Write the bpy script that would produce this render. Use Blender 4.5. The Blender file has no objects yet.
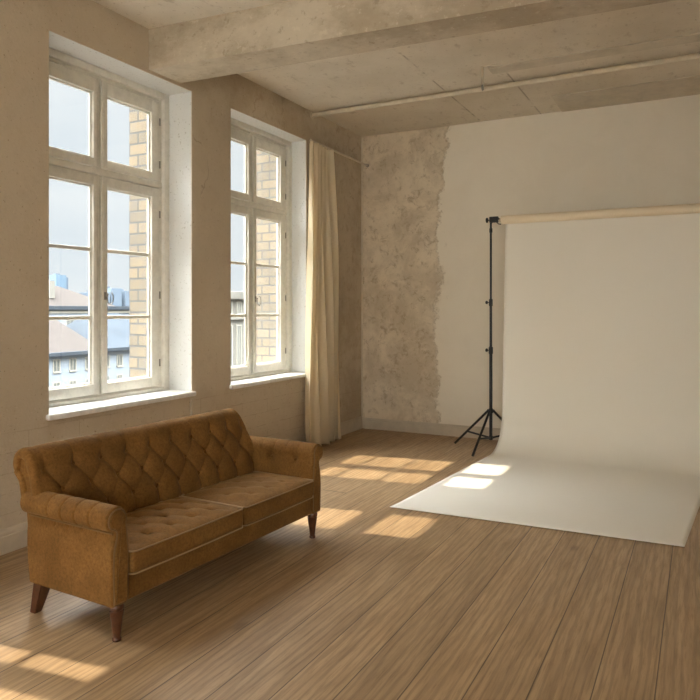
import bpy, bmesh, math, random
from math import sin, cos, pi, sqrt, exp, floor as fl
from mathutils import Vector, Matrix

random.seed(7)
SC = bpy.context.scene
COL = SC.collection

# ------------------------------------------------------------------ camera
YAW = math.radians(27.2)
cam_d = bpy.data.cameras.new('camera'); cam = bpy.data.objects.new('camera', cam_d); COL.objects.link(cam)
cam.location = (3.81, 0.0, 1.5)
cam.rotation_euler = (pi/2, 0, YAW)
cam_d.sensor_width = 36.0
cam_d.lens = 36.0*684.0/700.0
cam_d.shift_y = -41.0/700.0
cam_d.clip_end = 1500
SC.camera = cam

# ------------------------------------------------------------------ exposure, sky, sun
vs = SC.view_settings
vs.view_transform = 'Standard'; vs.look = 'None'; vs.gamma = 1.0; vs.use_curve_mapping = False
vs.exposure = 1.68
SUN_K, SUN_T = 0.13, 1.278          # sideways drift and drop per metre into the room
SUN_STRENGTH = 2.3
SKY_BASE, SKY_GLOW, SKY_ZENITH = 0.325, 4.1, 12.0

w = bpy.data.worlds.new('daylight'); SC.world = w; w.use_nodes = True
nt = w.node_tree; nt.nodes.clear()
N = nt.nodes.new; LK = nt.links.new
out = N('ShaderNodeOutputWorld'); bg = N('ShaderNodeBackground'); tc = N('ShaderNodeTexCoord')
nrm = N('ShaderNodeVectorMath'); nrm.operation = 'NORMALIZE'
dot = N('ShaderNodeVectorMath'); dot.operation = 'DOT_PRODUCT'
gd = Vector((-0.04, -0.95, 0.22)).normalized(); dot.inputs[1].default_value = gd
LK(tc.outputs['Generated'], nrm.inputs[0]); LK(nrm.outputs[0], dot.inputs[0])
mr = N('ShaderNodeMapRange'); mr.interpolation_type = 'SMOOTHSTEP'
mr.inputs['From Min'].default_value = 0.20; mr.inputs['From Max'].default_value = 1.0
mr.inputs['To Min'].default_value = 0.0; mr.inputs['To Max'].default_value = 1.0
LK(dot.outputs['Value'], mr.inputs['Value'])
ns = N('ShaderNodeTexNoise'); ns.inputs['Scale'].default_value = 2.2; ns.inputs['Detail'].default_value = 5
mp = N('ShaderNodeMapping'); mp.inputs['Scale'].default_value = (1, 1, 4); LK(nrm.outputs[0], mp.inputs[0]); LK(mp.outputs[0], ns.inputs['Vector'])
cr = N('ShaderNodeValToRGB'); cr.color_ramp.elements[0].color = (0.80, 0.86, 0.92, 1); cr.color_ramp.elements[1].color = (0.96, 0.98, 1.0, 1)
cr.color_ramp.elements[0].position = 0.35; cr.color_ramp.elements[1].position = 0.65
LK(ns.outputs['Fac'], cr.inputs[0])
mul = N('ShaderNodeVectorMath'); mul.operation = 'SCALE'; mul.inputs['Scale'].default_value = SKY_BASE
LK(cr.outputs[0], mul.inputs[0])
gl = N('ShaderNodeVectorMath'); gl.operation = 'SCALE'; gl.inputs[0].default_value = (1.0, 0.95, 0.88)
m2 = N('ShaderNodeMath'); m2.operation = 'MULTIPLY'; m2.inputs[1].default_value = SKY_GLOW
LK(mr.outputs[0], m2.inputs[0]); LK(m2.outputs[0], gl.inputs['Scale'])
ad = N('ShaderNodeVectorMath'); LK(mul.outputs[0], ad.inputs[0]); LK(gl.outputs[0], ad.inputs[1])
sz = N('ShaderNodeSeparateXYZ'); LK(nrm.outputs[0], sz.inputs[0])
zr = N('ShaderNodeMapRange'); zr.interpolation_type = 'SMOOTHSTEP'; LK(sz.outputs[2], zr.inputs['Value'])
zr.inputs['From Min'].default_value = 0.32; zr.inputs['From Max'].default_value = 0.85; zr.inputs['To Max'].default_value = SKY_ZENITH
zs = N('ShaderNodeVectorMath'); zs.operation = 'SCALE'; zs.inputs[0].default_value = (0.95, 0.97, 1.0); LK(zr.outputs[0], zs.inputs['Scale'])
ad2 = N('ShaderNodeVectorMath'); LK(ad.outputs[0], ad2.inputs[0]); LK(zs.outputs[0], ad2.inputs[1])
LK(ad2.outputs[0], bg.inputs['Color']); bg.inputs['Strength'].default_value = 1.0
LK(bg.outputs[0], out.inputs['Surface'])

sd = bpy.data.lights.new('sun', 'SUN'); sd.energy = SUN_STRENGTH; sd.angle = math.radians(0.7); sd.color = (1.0, 0.87, 0.70)
sun = bpy.data.objects.new('sun', sd); COL.objects.link(sun)
sdir = Vector((1.0, SUN_K, -SUN_T)).normalized()
sun.rotation_euler = sdir.to_track_quat('-Z', 'Y').to_euler(); sun.location = (-8, -2, 12)

# ------------------------------------------------------------------ helpers
class MB:
    def __init__(s): s.v = []; s.f = []; s.mi = []
    def add(s, vs_, fs, mi=0):
        o = len(s.v); s.v += [tuple(p) for p in vs_]
        s.f += [tuple(i+o for i in f) for f in fs]; s.mi += [mi]*len(fs); return s
    def bm(s, b, mi=0):
        b.verts.index_update()
        s.add([v.co[:] for v in b.verts], [[v.index for v in f.verts] for f in b.faces], mi); b.free(); return s
    def box(s, lo, hi, bev=0.0, mi=0, seg=2, mat=None):
        b = bmesh.new(); bmesh.ops.create_cube(b, size=1)
        for v in b.verts:
            v.co = Vector([(lo[i]+hi[i])/2 + v.co[i]*(hi[i]-lo[i]) for i in range(3)])
        if bev: bmesh.ops.bevel(b, geom=b.edges[:], offset=bev, segments=seg, affect='EDGES', profile=0.5)
        if mat: b.transform(mat)
        return s.bm(b, mi)
    def tube(s, pts, r, n=10, closed=False, mi=0):
        pts = [Vector(p) for p in pts]; m = len(pts)
        rr = r if isinstance(r, (list, tuple)) else [r]*m
        vs_, fs = [], []; up = None
        for i, p in enumerate(pts):
            if closed: t = (pts[(i+1) % m]-pts[i-1]).normalized()
            else: t = (pts[min(i+1, m-1)]-pts[max(i-1, 0)]).normalized()
            if up is None:
                up = Vector((0, 0, 1)) if abs(t.z) < 0.9 else Vector((1, 0, 0))
            a = up - t*up.dot(t); a.normalize(); up = a; b = t.cross(a)
            for k in range(n):
                an = 2*pi*k/n; vs_.append(p + (a*cos(an)+b*sin(an))*rr[i])
        for i in range(m if closed else m-1):
            j = (i+1) % m
            for k in range(n): fs.append((i*n+k, i*n+(k+1) % n, j*n+(k+1) % n, j*n+k))
        if not closed:
            fs.append(tuple(range(n))[::-1]); fs.append(tuple((m-1)*n+k for k in range(n)))
        return s.add(vs_, fs, mi)
    def lathe(s, prof, c=(0, 0, 0), n=20, mi=0, mat=None):
        vs_, fs = [], []; m = len(prof)
        for r, z in prof:
            for k in range(n):
                v = Vector((r*cos(2*pi*k/n), r*sin(2*pi*k/n), z))
                if mat: v = mat @ v
                vs_.append(v + Vector(c))
        for i in range(m-1):
            for k in range(n): fs.append((i*n+k, i*n+(k+1) % n, (i+1)*n+(k+1) % n, (i+1)*n+k))
        fs.append(tuple(range(n))[::-1]); fs.append(tuple((m-1)*n+k for k in range(n)))
        return s.add(vs_, fs, mi)
    def grid(s, fn, nu, nv, cu=False, cv=False, mi=0):
        vs_ = [fn(i/(nu if cu else nu-1), j/(nv if cv else nv-1)) for i in range(nu) for j in range(nv)]
        fs = []
        for i in range(nu if cu else nu-1):
            for j in range(nv if cv else nv-1):
                a, b = i, (i+1) % nu; c, d = j, (j+1) % nv
                fs.append((a*nv+c, b*nv+c, b*nv+d, a*nv+d))
        return s.add(vs_, fs, mi)
    def build(s, name, mats, parent=None, smooth=False, angle=40):
        me = bpy.data.meshes.new(name); me.from_pydata(s.v, [], s.f)
        if not isinstance(mats, (list, tuple)): mats = [mats]
        for m in mats: me.materials.append(m)
        for p, mi in zip(me.polygons, s.mi): p.material_index = mi
        b = bmesh.new(); b.from_mesh(me); bmesh.ops.remove_doubles(b, verts=b.verts, dist=1e-5)
        bmesh.ops.recalc_face_normals(b, faces=b.faces); b.to_mesh(me); b.free()
        if smooth:
            me.polygons.foreach_set('use_smooth', [True]*len(me.polygons))
            try: me.set_sharp_from_angle(angle=math.radians(angle))
            except Exception: pass
        o = bpy.data.objects.new(name, me); COL.objects.link(o)
        if parent: o.parent = parent
        return o

def tag(o, label=None, cat=None, group=None, kind=None):
    if label: o['label'] = label
    if cat: o['category'] = cat
    if group: o['group'] = group
    if kind: o['kind'] = kind
    return o
def empty(name, loc=(0, 0, 0), rz=0.0):
    o = bpy.data.objects.new(name, None); COL.objects.link(o); o.location = loc; o.rotation_euler = (0, 0, rz)
    o.empty_display_size = 0.1; return o
def copy_tree(o, parent=None):
    c = o.copy(); COL.objects.link(c)
    if parent: c.parent = parent
    for ch in [x for x in bpy.data.objects if x.parent == o]: copy_tree(ch, c)
    return c
def struct(o): o['kind'] = 'structure'; return o

# ------------------------------------------------------------------ materials
class Mat:
    def __init__(s, name, col=(.8, .8, .8), rough=.6, metal=0, **kw):
        s.m = bpy.data.materials.new(name); s.m.use_nodes = True; s.nt = s.m.node_tree
        s.b = s.nt.nodes['Principled BSDF']; s.out = s.nt.nodes['Material Output']
        s.b.inputs['Base Color'].default_value = (*col, 1); s.b.inputs['Roughness'].default_value = rough; s.b.inputs['Metallic'].default_value = metal
        for k, v in kw.items(): s.b.inputs[k.replace('_', ' ')].default_value = v
    def n(s, t, **kw):
        x = s.nt.nodes.new('ShaderNode'+t)
        for k, v in kw.items(): setattr(x, k, v)
        return x
    def l(s, a, b): s.nt.links.new(a, b)
    def setin(s, i, v):
        if hasattr(v, 'is_linked') or isinstance(v, bpy.types.NodeSocket): s.l(v, i)
        else: i.default_value = v
    def math(s, op, a, b=None, c=None, clamp=False):
        x = s.n('Math', operation=op); x.use_clamp = clamp
        s.setin(x.inputs[0], a)
        if b is not None: s.setin(x.inputs[1], b)
        if c is not None: s.setin(x.inputs[2], c)
        return x.outputs[0]
    def pos(s):
        if not hasattr(s, '_p'):
            s._p = s.n('NewGeometry').outputs['Position']; x = s.n('SeparateXYZ'); s.l(s._p, x.inputs[0]); s.x, s.y, s.z = x.outputs
        return s._p
    def obj(s): return s.n('TexCoord').outputs['Object']
    def noise(s, vec, scale=5, detail=6, rough=.6, stretch=None, dist=0):
        if stretch:
            m = s.n('Mapping'); m.inputs['Scale'].default_value = stretch; s.l(vec, m.inputs[0]); vec = m.outputs[0]
        x = s.n('TexNoise'); s.l(vec, x.inputs['Vector']); x.inputs['Scale'].default_value = scale
        x.inputs['Detail'].default_value = detail; x.inputs['Roughness'].default_value = rough; x.inputs['Distortion'].default_value = dist
        return x.outputs['Fac']
    def ramp(s, f, lo, hi, a=0.0, b=1.0):
        x = s.n('MapRange'); x.interpolation_type = 'SMOOTHSTEP'
        s.setin(x.inputs['Value'], f)
        for k, v in zip(('From Min', 'From Max', 'To Min', 'To Max'), (lo, hi, a, b)): s.setin(x.inputs[k], v)
        return x.outputs[0]
    def mix(s, f, a, b, mode='MIX'):
        x = s.n('Mix', data_type='RGBA', blend_type=mode); s.setin(x.inputs[0], f)
        for i, v in ((6, a), (7, b)):
            if isinstance(v, tuple): x.inputs[i].default_value = (*v, 1) if len(v) == 3 else v
            else: s.l(v, x.inputs[i])
        return x.outputs[2]
    def color(s, v): s.l(v, s.b.inputs['Base Color'])
    def bump(s, h, strength=.3, dist=.01):
        x = s.n('Bump'); x.inputs['Strength'].default_value = strength; x.inputs['Distance'].default_value = dist
        s.l(h, x.inputs['Height']); s.l(x.outputs[0], s.b.inputs['Normal'])

SMOOTH_COL = (.58, .49, .365)
def plaster_left():
    M = Mat('plaster_window_wall', rough=.88); p = M.pos()
    n1 = M.noise(p, 1.3, 8, .65); n2 = M.noise(p, 7, 8, .7); n3 = M.noise(p, 45, 4, .7)
    far = M.ramp(M.y, 4.9, 7.0)                               # rougher towards the far corner
    top = M.math('MULTIPLY', M.ramp(M.z, 2.9, 3.5), M.ramp(M.y, 4.4, 5.2))
    rough_zone = M.math('MAXIMUM', M.ramp(M.y, 6.2, 6.9), top)
    blot = M.math('MULTIPLY', M.ramp(n1, .42, .62), M.math('ADD', M.math('MULTIPLY', rough_zone, .70), .24))
    c = M.mix(blot, SMOOTH_COL, (.46, .37, .255))
    fine = M.math('MULTIPLY', M.ramp(n2, .48, .68), M.math('ADD', M.math('MULTIPLY', rough_zone, .60), .20))
    c = M.mix(fine, c, (.42, .325, .215))
    c = M.mix(M.ramp(n3, .62, .70), c, (.30, .23, .15)); c = M.mix(M.ramp(n3, .40, .30, 0, .5), c, (.70, .61, .48))
    # fine cracks and old brick courses ghosting through below the sills
    vc = M.n('TexVoronoi', feature='DISTANCE_TO_EDGE'); mv = M.n('Mapping'); mv.inputs['Scale'].default_value = (1, 1, .8); wv_ = M.n('VectorMath', operation='ADD')
    nv = M.n('TexNoise'); M.l(p, nv.inputs['Vector']); nv.inputs['Scale'].default_value = 4; nv.inputs['Detail'].default_value = 6
    M.l(p, wv_.inputs[0]); sc_ = M.n('VectorMath', operation='SCALE'); M.l(nv.outputs['Color'], sc_.inputs[0]); sc_.inputs['Scale'].default_value = .45; M.l(sc_.outputs[0], wv_.inputs[1])
    M.l(wv_.outputs[0], mv.inputs[0]); M.l(mv.outputs[0], vc.inputs['Vector']); vc.inputs['Scale'].default_value = 1.1
    crack = M.math('MULTIPLY', M.ramp(vc.outputs['Distance'], .003, .009, 1, 0), M.math('MULTIPLY', M.ramp(M.noise(p, 1.7, 2), .48, .56), M.math('MULTIPLY', M.ramp(M.y, 4.3, 4.6), M.ramp(M.z, 1.9, 2.6))))
    c = M.mix(M.math('MULTIPLY', crack, .4), c, (.22, .16, .10))
    cb = M.n('CombineXYZ'); M.l(M.y, cb.inputs[0]); M.l(M.math('ADD', M.z, M.math('MULTIPLY', M.noise(p, 2.5, 3), .03)), cb.inputs[1])
    bt = M.n('TexBrick'); M.l(cb.outputs[0], bt.inputs['Vector']); bt.inputs['Scale'].default_value = 1; bt.inputs['Brick Width'].default_value = .42; bt.inputs['Row Height'].default_value = .125; bt.inputs['Mortar Size'].default_value = .004
    ghost = M.math('MULTIPLY', M.math('MULTIPLY', bt.outputs['Fac'], M.ramp(M.z, .80, .70)), M.ramp(M.noise(p, 5, 4), .42, .60))
    c = M.mix(M.math('MULTIPLY', ghost, .35), c, (.30, .23, .15))
    reveal = M.math('MULTIPLY', M.ramp(M.x, -.002, -.012), M.ramp(M.z, .76, .78))                        # window reveals are painted white
    spots = M.mix(M.ramp(n3, .60, .68), (.74, .74, .715), (.50, .48, .43))
    c = M.mix(reveal, c, spots)
    M.color(c)
    h = M.math('SUBTRACT', M.math('ADD', M.math('MULTIPLY', n2, .8), M.math('MULTIPLY', n3, .35)), M.math('ADD', crack, ghost))
    M.bump(h, .55, .012); return M.m
def plaster_back():
    M = Mat('plaster_back_wall', rough=.9); p = M.pos()
    n1 = M.noise(p, 1.9, 8, .7, dist=.4); n2 = M.noise(p, 10, 12, .80, dist=.5); n3 = M.noise(p, 30, 5, .75)
    zz = M.n('CombineXYZ'); M.l(M.z, zz.inputs[2])
    wob = M.noise(p, 2.2, 7, .65)
    e = M.math('ADD', M.math('ADD', M.x, M.math('MULTIPLY', M.math('SUBTRACT', wob, .5), .55)),
               M.math('MULTIPLY', M.math('SUBTRACT', M.ramp(M.z, 2.9, 3.45), .5), -.12))
    ee = M.math('ADD', e, M.math('MULTIPLY', M.math('SUBTRACT', n2, .5), .12)); edge = M.ramp(ee, M.ramp(M.z, 1.9, 2.5, 1.03, 1.068), M.ramp(M.z, 1.9, 2.5, 1.12, 1.09))                             # 0 = bare old plaster, 1 = fresh skim
    old = M.mix(M.ramp(n1, .36, .62), (.76, .65, .49), (.58, .475, .34))
    old = M.mix(M.ramp(n2, .50, .64, 0, .7), old, (.38, .28, .175))
    old = M.mix(M.ramp(n3, .56, .72, 0, .6), old, (.62, .53, .40))
    new = M.mix(M.ramp(n1, .35, .7, 0, .5), (.83, .755, .625), (.76, .68, .55))
    dirt = M.math('MULTIPLY', M.ramp(n2, .60, .68), M.ramp(e, 1.45, 1.1, 0, .5))
    new = M.mix(dirt, new, (.42, .33, .22))
    rim = M.math('MULTIPLY', M.ramp(e, 1.03, 1.075), M.ramp(e, 1.10, 1.085))
    c = M.mix(edge, old, new); c = M.mix(M.math('MULTIPLY', rim, M.ramp(n3, .4, .6, .0, .5)), c, (.34, .25, .15))
    M.color(c)
    h = M.math('ADD', M.math('MULTIPLY', M.math('SUBTRACT', 1.0, edge), M.math('ADD', n2, M.math('MULTIPLY', n3, .5))), M.math('MULTIPLY', edge, 1.1))
    M.bump(h, .5, .012); return M.m
def plaster_ceiling():
    M = Mat('ceiling_plaster', rough=.9); p = M.pos()
    n1 = M.noise(p, 1.1, 7, .65); n2 = M.noise(p, 9, 8, .7, stretch=(1, .5, 1)); n3 = M.noise(p, 60, 3, .6)
    c = M.mix(M.ramp(n1, .35, .7), (.76, .68, .56), (.66, .58, .46))
    c = M.mix(M.ramp(n2, .56, .70, 0, .6), c, (.42, .33, .23)); c = M.mix(M.ramp(M.noise(p, 28, 4, .7), .60, .68, 0, .5), c, (.40, .31, .21))
    seam = None
    for X in (1.54, 2.22):
        d = M.math('ABSOLUTE', M.math('SUBTRACT', M.x, X)); k = M.ramp(d, .004, .012, 1, 0)
        seam = k if seam is None else M.math('MAXIMUM', seam, k)
    seam = M.math('MULTIPLY', seam, M.ramp(M.noise(p, 3, 3), .44, .56))
    c = M.mix(M.math('MULTIPLY', seam, .55), c, (.25, .19, .12))
    M.color(c); M.bump(M.math('SUBTRACT', M.math('ADD', n2, M.math('MULTIPLY', n3, .2)), seam), .3, .008); return M.m
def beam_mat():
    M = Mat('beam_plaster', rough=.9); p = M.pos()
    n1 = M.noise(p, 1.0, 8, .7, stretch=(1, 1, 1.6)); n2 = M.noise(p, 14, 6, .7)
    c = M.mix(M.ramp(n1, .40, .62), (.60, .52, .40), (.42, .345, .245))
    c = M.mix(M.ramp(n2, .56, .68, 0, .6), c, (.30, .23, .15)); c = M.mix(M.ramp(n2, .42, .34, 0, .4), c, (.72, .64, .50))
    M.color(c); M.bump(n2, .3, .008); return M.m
def wood_floor():
    M = Mat('oak_planks', rough=.42); p = M.pos()
    P = .2195
    q = M.math('DIVIDE', M.math('SUBTRACT', M.x, 1.235-P*20), P)
    idx = M.math('FLOOR', q); fr = M.math('FRACT', q)
    wn = M.n('TexWhiteNoise', noise_dimensions='1D'); M.l(idx, wn.inputs['W']); rnd = wn.outputs['Value']
    yy = M.math('ADD', M.y, M.math('MULTIPLY', rnd, 7.3))
    L = 11.0
    q2 = M.math('DIVIDE', yy, L); i2 = M.math('FLOOR', q2); f2 = M.math('FRACT', q2)
    wn2 = M.n('TexWhiteNoise', noise_dimensions='2D'); cv = M.n('CombineXYZ'); M.l(idx, cv.inputs[0]); M.l(i2, cv.inputs[1]); M.l(cv.outputs[0], wn2.inputs['Vector'])
    r2 = wn2.outputs['Value']
    off = M.math('MULTIPLY', r2, 31.0)
    v = M.n('CombineXYZ'); M.l(M.math('ADD', M.x, off), v.inputs[0]); M.l(M.math('ADD', M.y, M.math('MULTIPLY', off, 2.7)), v.inputs[1])
    vec = v.outputs[0]
    g1 = M.noise(vec, 12, 7, .6, stretch=(1, .10, 1), dist=.8)
    g2 = M.noise(vec, 90, 6, .75, stretch=(1, .05, 1), dist=.3)
    wv = M.n('TexWave', wave_type='BANDS', bands_direction='X'); mpp = M.n('Mapping'); mpp.inputs['Scale'].default_value = (1, .10, 1)
    M.l(vec, mpp.inputs[0]); M.l(mpp.outputs[0], wv.inputs['Vector']); wv.inputs['Scale'].default_value = 8; wv.inputs['Distortion'].default_value = 9; wv.inputs['Detail'].default_value = 3; wv.inputs['Detail Scale'].default_value = 1.2
    c = M.mix(M.ramp(g1, .3, .7), (.46, .308, .166), (.335, .214, .108))
    c = M.mix(M.ramp(g2, .45, .68, 0, .6), c, (.215, .137, .072))
    c = M.mix(M.math('MULTIPLY', M.ramp(wv.outputs['Fac'], .55, .95), .45), c, (.205, .127, .066))
    knot = M.n('TexVoronoi'); mk = M.n('Mapping'); mk.inputs['Scale'].default_value = (1.6, .8, 1); M.l(vec, mk.inputs[0]); M.l(mk.outputs[0], knot.inputs['Vector']); knot.inputs['Scale'].default_value = 1.4
    c = M.mix(M.ramp(knot.outputs['Distance'], .02, .09, .5, 0), c, (.14, .08, .04))
    tone = M.math('ADD', M.math('MULTIPLY', r2, .12), .94)
    x = M.n('VectorMath', operation='SCALE'); M.l(c, x.inputs[0]); M.l(tone, x.inputs['Scale']); c = x.outputs[0]
    ed = M.math('MINIMUM', fr, M.math('SUBTRACT', 1.0, fr)); s1 = M.ramp(ed, .007, .016, 1, 0)
    e2 = M.math('MINIMUM', f2, M.math('SUBTRACT', 1.0, f2)); s2 = M.ramp(e2, .0003, .0008, 1, 0)
    seam = M.math('MAXIMUM', s1, s2)
    c = M.mix(M.math('MULTIPLY', seam, .85), c, (.06, .035, .018))
    M.color(c)
    M.setin(M.b.inputs['Roughness'], M.ramp(g2, .3, .7, .36, .52))
    M.bump(M.math('SUBTRACT', M.math('MULTIPLY', g2, .25), seam), .35, .003); return M.m
def velvet():
    M = Mat('tobacco_velvet', rough=.85); p = M.obj()
    n1 = M.noise(p, 4, 5, .6); n2 = M.noise(p, 75, 6, .8)
    c = M.mix(M.ramp(n1, .3, .7), (.262, .128, .034), (.170, .080, .020))
    c = M.mix(M.ramp(n2, .35, .7, 0, .65), c, (.080, .038, .010))
    M.color(c); M.b.inputs['Sheen Weight'].default_value = .22; M.b.inputs['Sheen Roughness'].default_value = .4; M.b.inputs['Sheen Tint'].default_value = (1, .72, .38, 1)
    M.b.inputs['Specular IOR Level'].default_value = .15
    M.bump(n2, .25, .002); return M.m
def simple(name, col, rough=.6, metal=0, nz=None, amt=.15, bump=0, **kw):
    M = Mat(name, col, rough, metal, **kw)
    if nz:
        n = M.noise(M.obj(), nz, 5, .65)
        M.color(M.mix(M.ramp(n, .35, .7, 0, 1), col, tuple(c*(1-amt) for c in col)))
        if bump: M.bump(n, bump, .003)
    return M.m
def brick_mat(axis='xz'):
    M = Mat('yellow_brick', rough=.92); M.pos()
    u = M.math('ADD', M.x, M.y)
    cv = M.n('CombineXYZ'); M.l(u, cv.inputs[0]); M.l(M.z, cv.inputs[1])
    br = M.n('TexBrick'); M.l(cv.outputs[0], br.inputs['Vector']); br.inputs['Scale'].default_value = 1.0
    M.b.inputs['Specular IOR Level'].default_value = .1; br.inputs['Brick Width'].default_value = .20; br.inputs['Row Height'].default_value = .098; br.inputs['Mortar Size'].default_value = .009
    br.inputs['Mortar Smooth'].default_value = .2; br.inputs['Bias'].default_value = -.2
    br.inputs['Color1'].default_value = (.27, .22, .155, 1); br.inputs['Color2'].default_value = (.19, .165, .13, 1); br.inputs['Mortar'].default_value = (.13, .13, .13, 1)
    n = M.noise(M.pos(), 9, 6, .7)
    c = M.mix(M.ramp(n, .4, .7, 0, .5), br.outputs['Color'], (.17, .17, .17)); M.color(c)
    M.bump(M.math('SUBTRACT', M.math('MULTIPLY', n, .3), br.outputs['Fac']), .6, .01); return M.m
def glass_mat():
    m = bpy.data.materials.new('window_glass'); m.use_nodes = True; t = m.node_tree; t.nodes.clear()
    o = t.nodes.new('ShaderNodeOutputMaterial'); mx = t.nodes.new('ShaderNodeMixShader'); tr = t.nodes.new('ShaderNodeBsdfTransparent'); gl_ = t.nodes.new('ShaderNodeBsdfGlossy')
    lw = t.nodes.new('ShaderNodeLayerWeight'); lw.inputs['Blend'].default_value = .5
    fr = t.nodes.new('ShaderNodeMapRange'); fr.inputs['From Min'].default_value = .35; fr.inputs['From Max'].default_value = 1.0; fr.inputs['To Min'].default_value = .03; fr.inputs['To Max'].default_value = .35
    t.links.new(lw.outputs['Facing'], fr.inputs['Value'])
    tr.inputs['Color'].default_value = (.97, .985, .98, 1); gl_.inputs['Roughness'].default_value = .02
    t.links.new(fr.outputs[0], mx.inputs[0]); t.links.new(tr.outputs[0], mx.inputs[1]); t.links.new(gl_.outputs[0], mx.inputs[2]); t.links.new(mx.outputs[0], o.inputs[0])
    return m
def cloth_mat(name, col, trans=.35):
    m = bpy.data.materials.new(name); m.use_nodes = True; t = m.node_tree; b = t.nodes['Principled BSDF']; o = t.nodes['Material Output']
    b.inputs['Base Color'].default_value = (*col, 1); b.inputs['Roughness'].default_value = .9
    tl = t.nodes.new('ShaderNodeBsdfTranslucent'); tl.inputs['Color'].default_value = (*[c*.95 for c in col], 1)
    mx = t.nodes.new('ShaderNodeMixShader'); mx.inputs[0].default_value = trans
    t.links.new(b.outputs[0], mx.inputs[1]); t.links.new(tl.outputs[0], mx.inputs[2]); t.links.new(mx.outputs[0], o.inputs[0])
    tc_ = t.nodes.new('ShaderNodeTexCoord'); nz = t.nodes.new('ShaderNodeTexNoise'); nz.inputs['Scale'].default_value = 220
    bp = t.nodes.new('ShaderNodeBump'); bp.inputs['Strength'].default_value = .12; bp.inputs['Distance'].default_value = .002
    t.links.new(tc_.outputs['Object'], nz.inputs['Vector']); t.links.new(nz.outputs['Fac'], bp.inputs['Height']); t.links.new(bp.outputs[0], b.inputs['Normal'])
    return m

WALLL, WALLB, CEIL, BEAM, FLOOR = plaster_left(), plaster_back(), plaster_ceiling(), beam_mat(), wood_floor()
WPAINT = simple('aged_cream_paint', (.84, .81, .72), .45, nz=14, amt=.12)
SILLM = simple('white_sill_paint', (.84, .83, .79), .5, nz=20, amt=.14)
BASEM = simple('baseboard_paint', (.60, .51, .39), .6, nz=8, amt=.12)
WALLR = simple('painted_side_wall', (.60, .52, .40), .9, nz=3, amt=.12)
GLASS = glass_mat(); BRICK = brick_mat()
VELVET = velvet()
WELT = simple('velvet_welt', (.17, .092, .030), .8)
PIPING = simple('piping_cord', (.33, .21, .10), .7)
LEGM = simple('walnut_stain', (.10, .035, .015), .3, nz=30, amt=.4)
BLACK = simple('black_metal', (.012, .012, .013), .42, nz=25, amt=.2)
BRASS = simple('aged_metal', (.30, .28, .24), .4, metal=.6)
PIPEM = simple('painted_pipe', (.70, .61, .47), .5, nz=9, amt=.15)

# ------------------------------------------------------------------ room shell
XR, YR0, YB, HC = 6.9, -3.2, 7.74, 3.67
OPEN = [  # y0, y1, z0, z1, mullion y, depth of sash plane, has upper light
    dict(y0=3.09, y1=4.507, z0=.81, z1=3.33, yc=3.77, d=.28, n=1),
    dict(y0=5.04, y1=6.38, z0=.81, z1=3.33, yc=5.67, d=.22, n=2),
    dict(y0=.25, y1=2.03, z0=.81, z1=2.62, yc=1.64, d=.28, n=3)]
REAR = [(1.5, 3.5), (4.2, 6.4)]                                    # two unseen wide windows, added behind the camera to light the room

struct(MB().box((-.34, YR0-.2, -.25), (XR+.2, YB+.2, 0)).build('floor', FLOOR))
struct(MB().box((-.34, YR0-.2, HC), (XR+.2, YB+.2, HC+.25)).build('ceiling', CEIL))
def wall_with_openings(name, x0, x1, ya, yb, za, zb, ops, mat):
    m = MB(); y = ya
    for o in sorted(ops, key=lambda o: o['y0']):
        m.box((x0, y, za), (x1, o['y0'], zb))
        m.box((x0, o['y0'], za), (x1, o['y1'], o['z0'])); m.box((x0, o['y0'], o['z1']), (x1, o['y1'], zb)); y = o['y1']
    m.box((x0, y, za), (x1, yb, zb)); return struct(m.build(name, mat))
inner = []
for o in OPEN: inner.append(dict(o))
# inner leaf in two layers so that a shallow radiator niche sits below each window
m = MB()
def rect(m, y0, y1, z0, z1, x0=-.33, x1=0.0):
    if y1 > y0 and z1 > z0: m.box((x0, y0, z0), (x1, y1, z1))
y = YR0-.2
for o in sorted(OPEN, key=lambda o: o['y0']):
    rect(m, y, o['y0'], 0, HC)
    rect(m, o['y0'], o['y1'], 0, o['z0']-.045, x1=-.025); rect(m, o['y0'], o['y1'], o['z1'], HC)
    y = o['y1']
rect(m, y, YB, 0, HC)
struct(m.build('wall_left', WALLL))
outer = [dict(y0=o['y0']+.03, y1=o['y1']-(.05 if o['n'] != 2 else .0), z0=.76, z1=o['z1']+.52) for o in OPEN]
wall_with_openings('wall_outside', -.66, -.335, -5, 12, -14, 7.5, outer, BRICK)
struct(MB().box((-.34, YB, -.02), (XR+.2, YB+.2, HC+.02)).build('wall_back', WALLB))
struct(MB().box((XR, YR0-.2, 0), (XR+.2, YB, HC)).build('wall_right', WALLR))
m = MB(); x = -.33
for a, b in REAR:
    m.box((x, YR0-.2, 0), (a, YR0, HC)); m.box((a, YR0-.2, 0), (b, YR0, .8)); m.box((a, YR0-.2, 2.8), (b, YR0, HC)); x = b
m.box((x, YR0-.2, 0), (XR, YR0, HC)); struct(m.build('wall_rear', WALLR))

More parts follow.
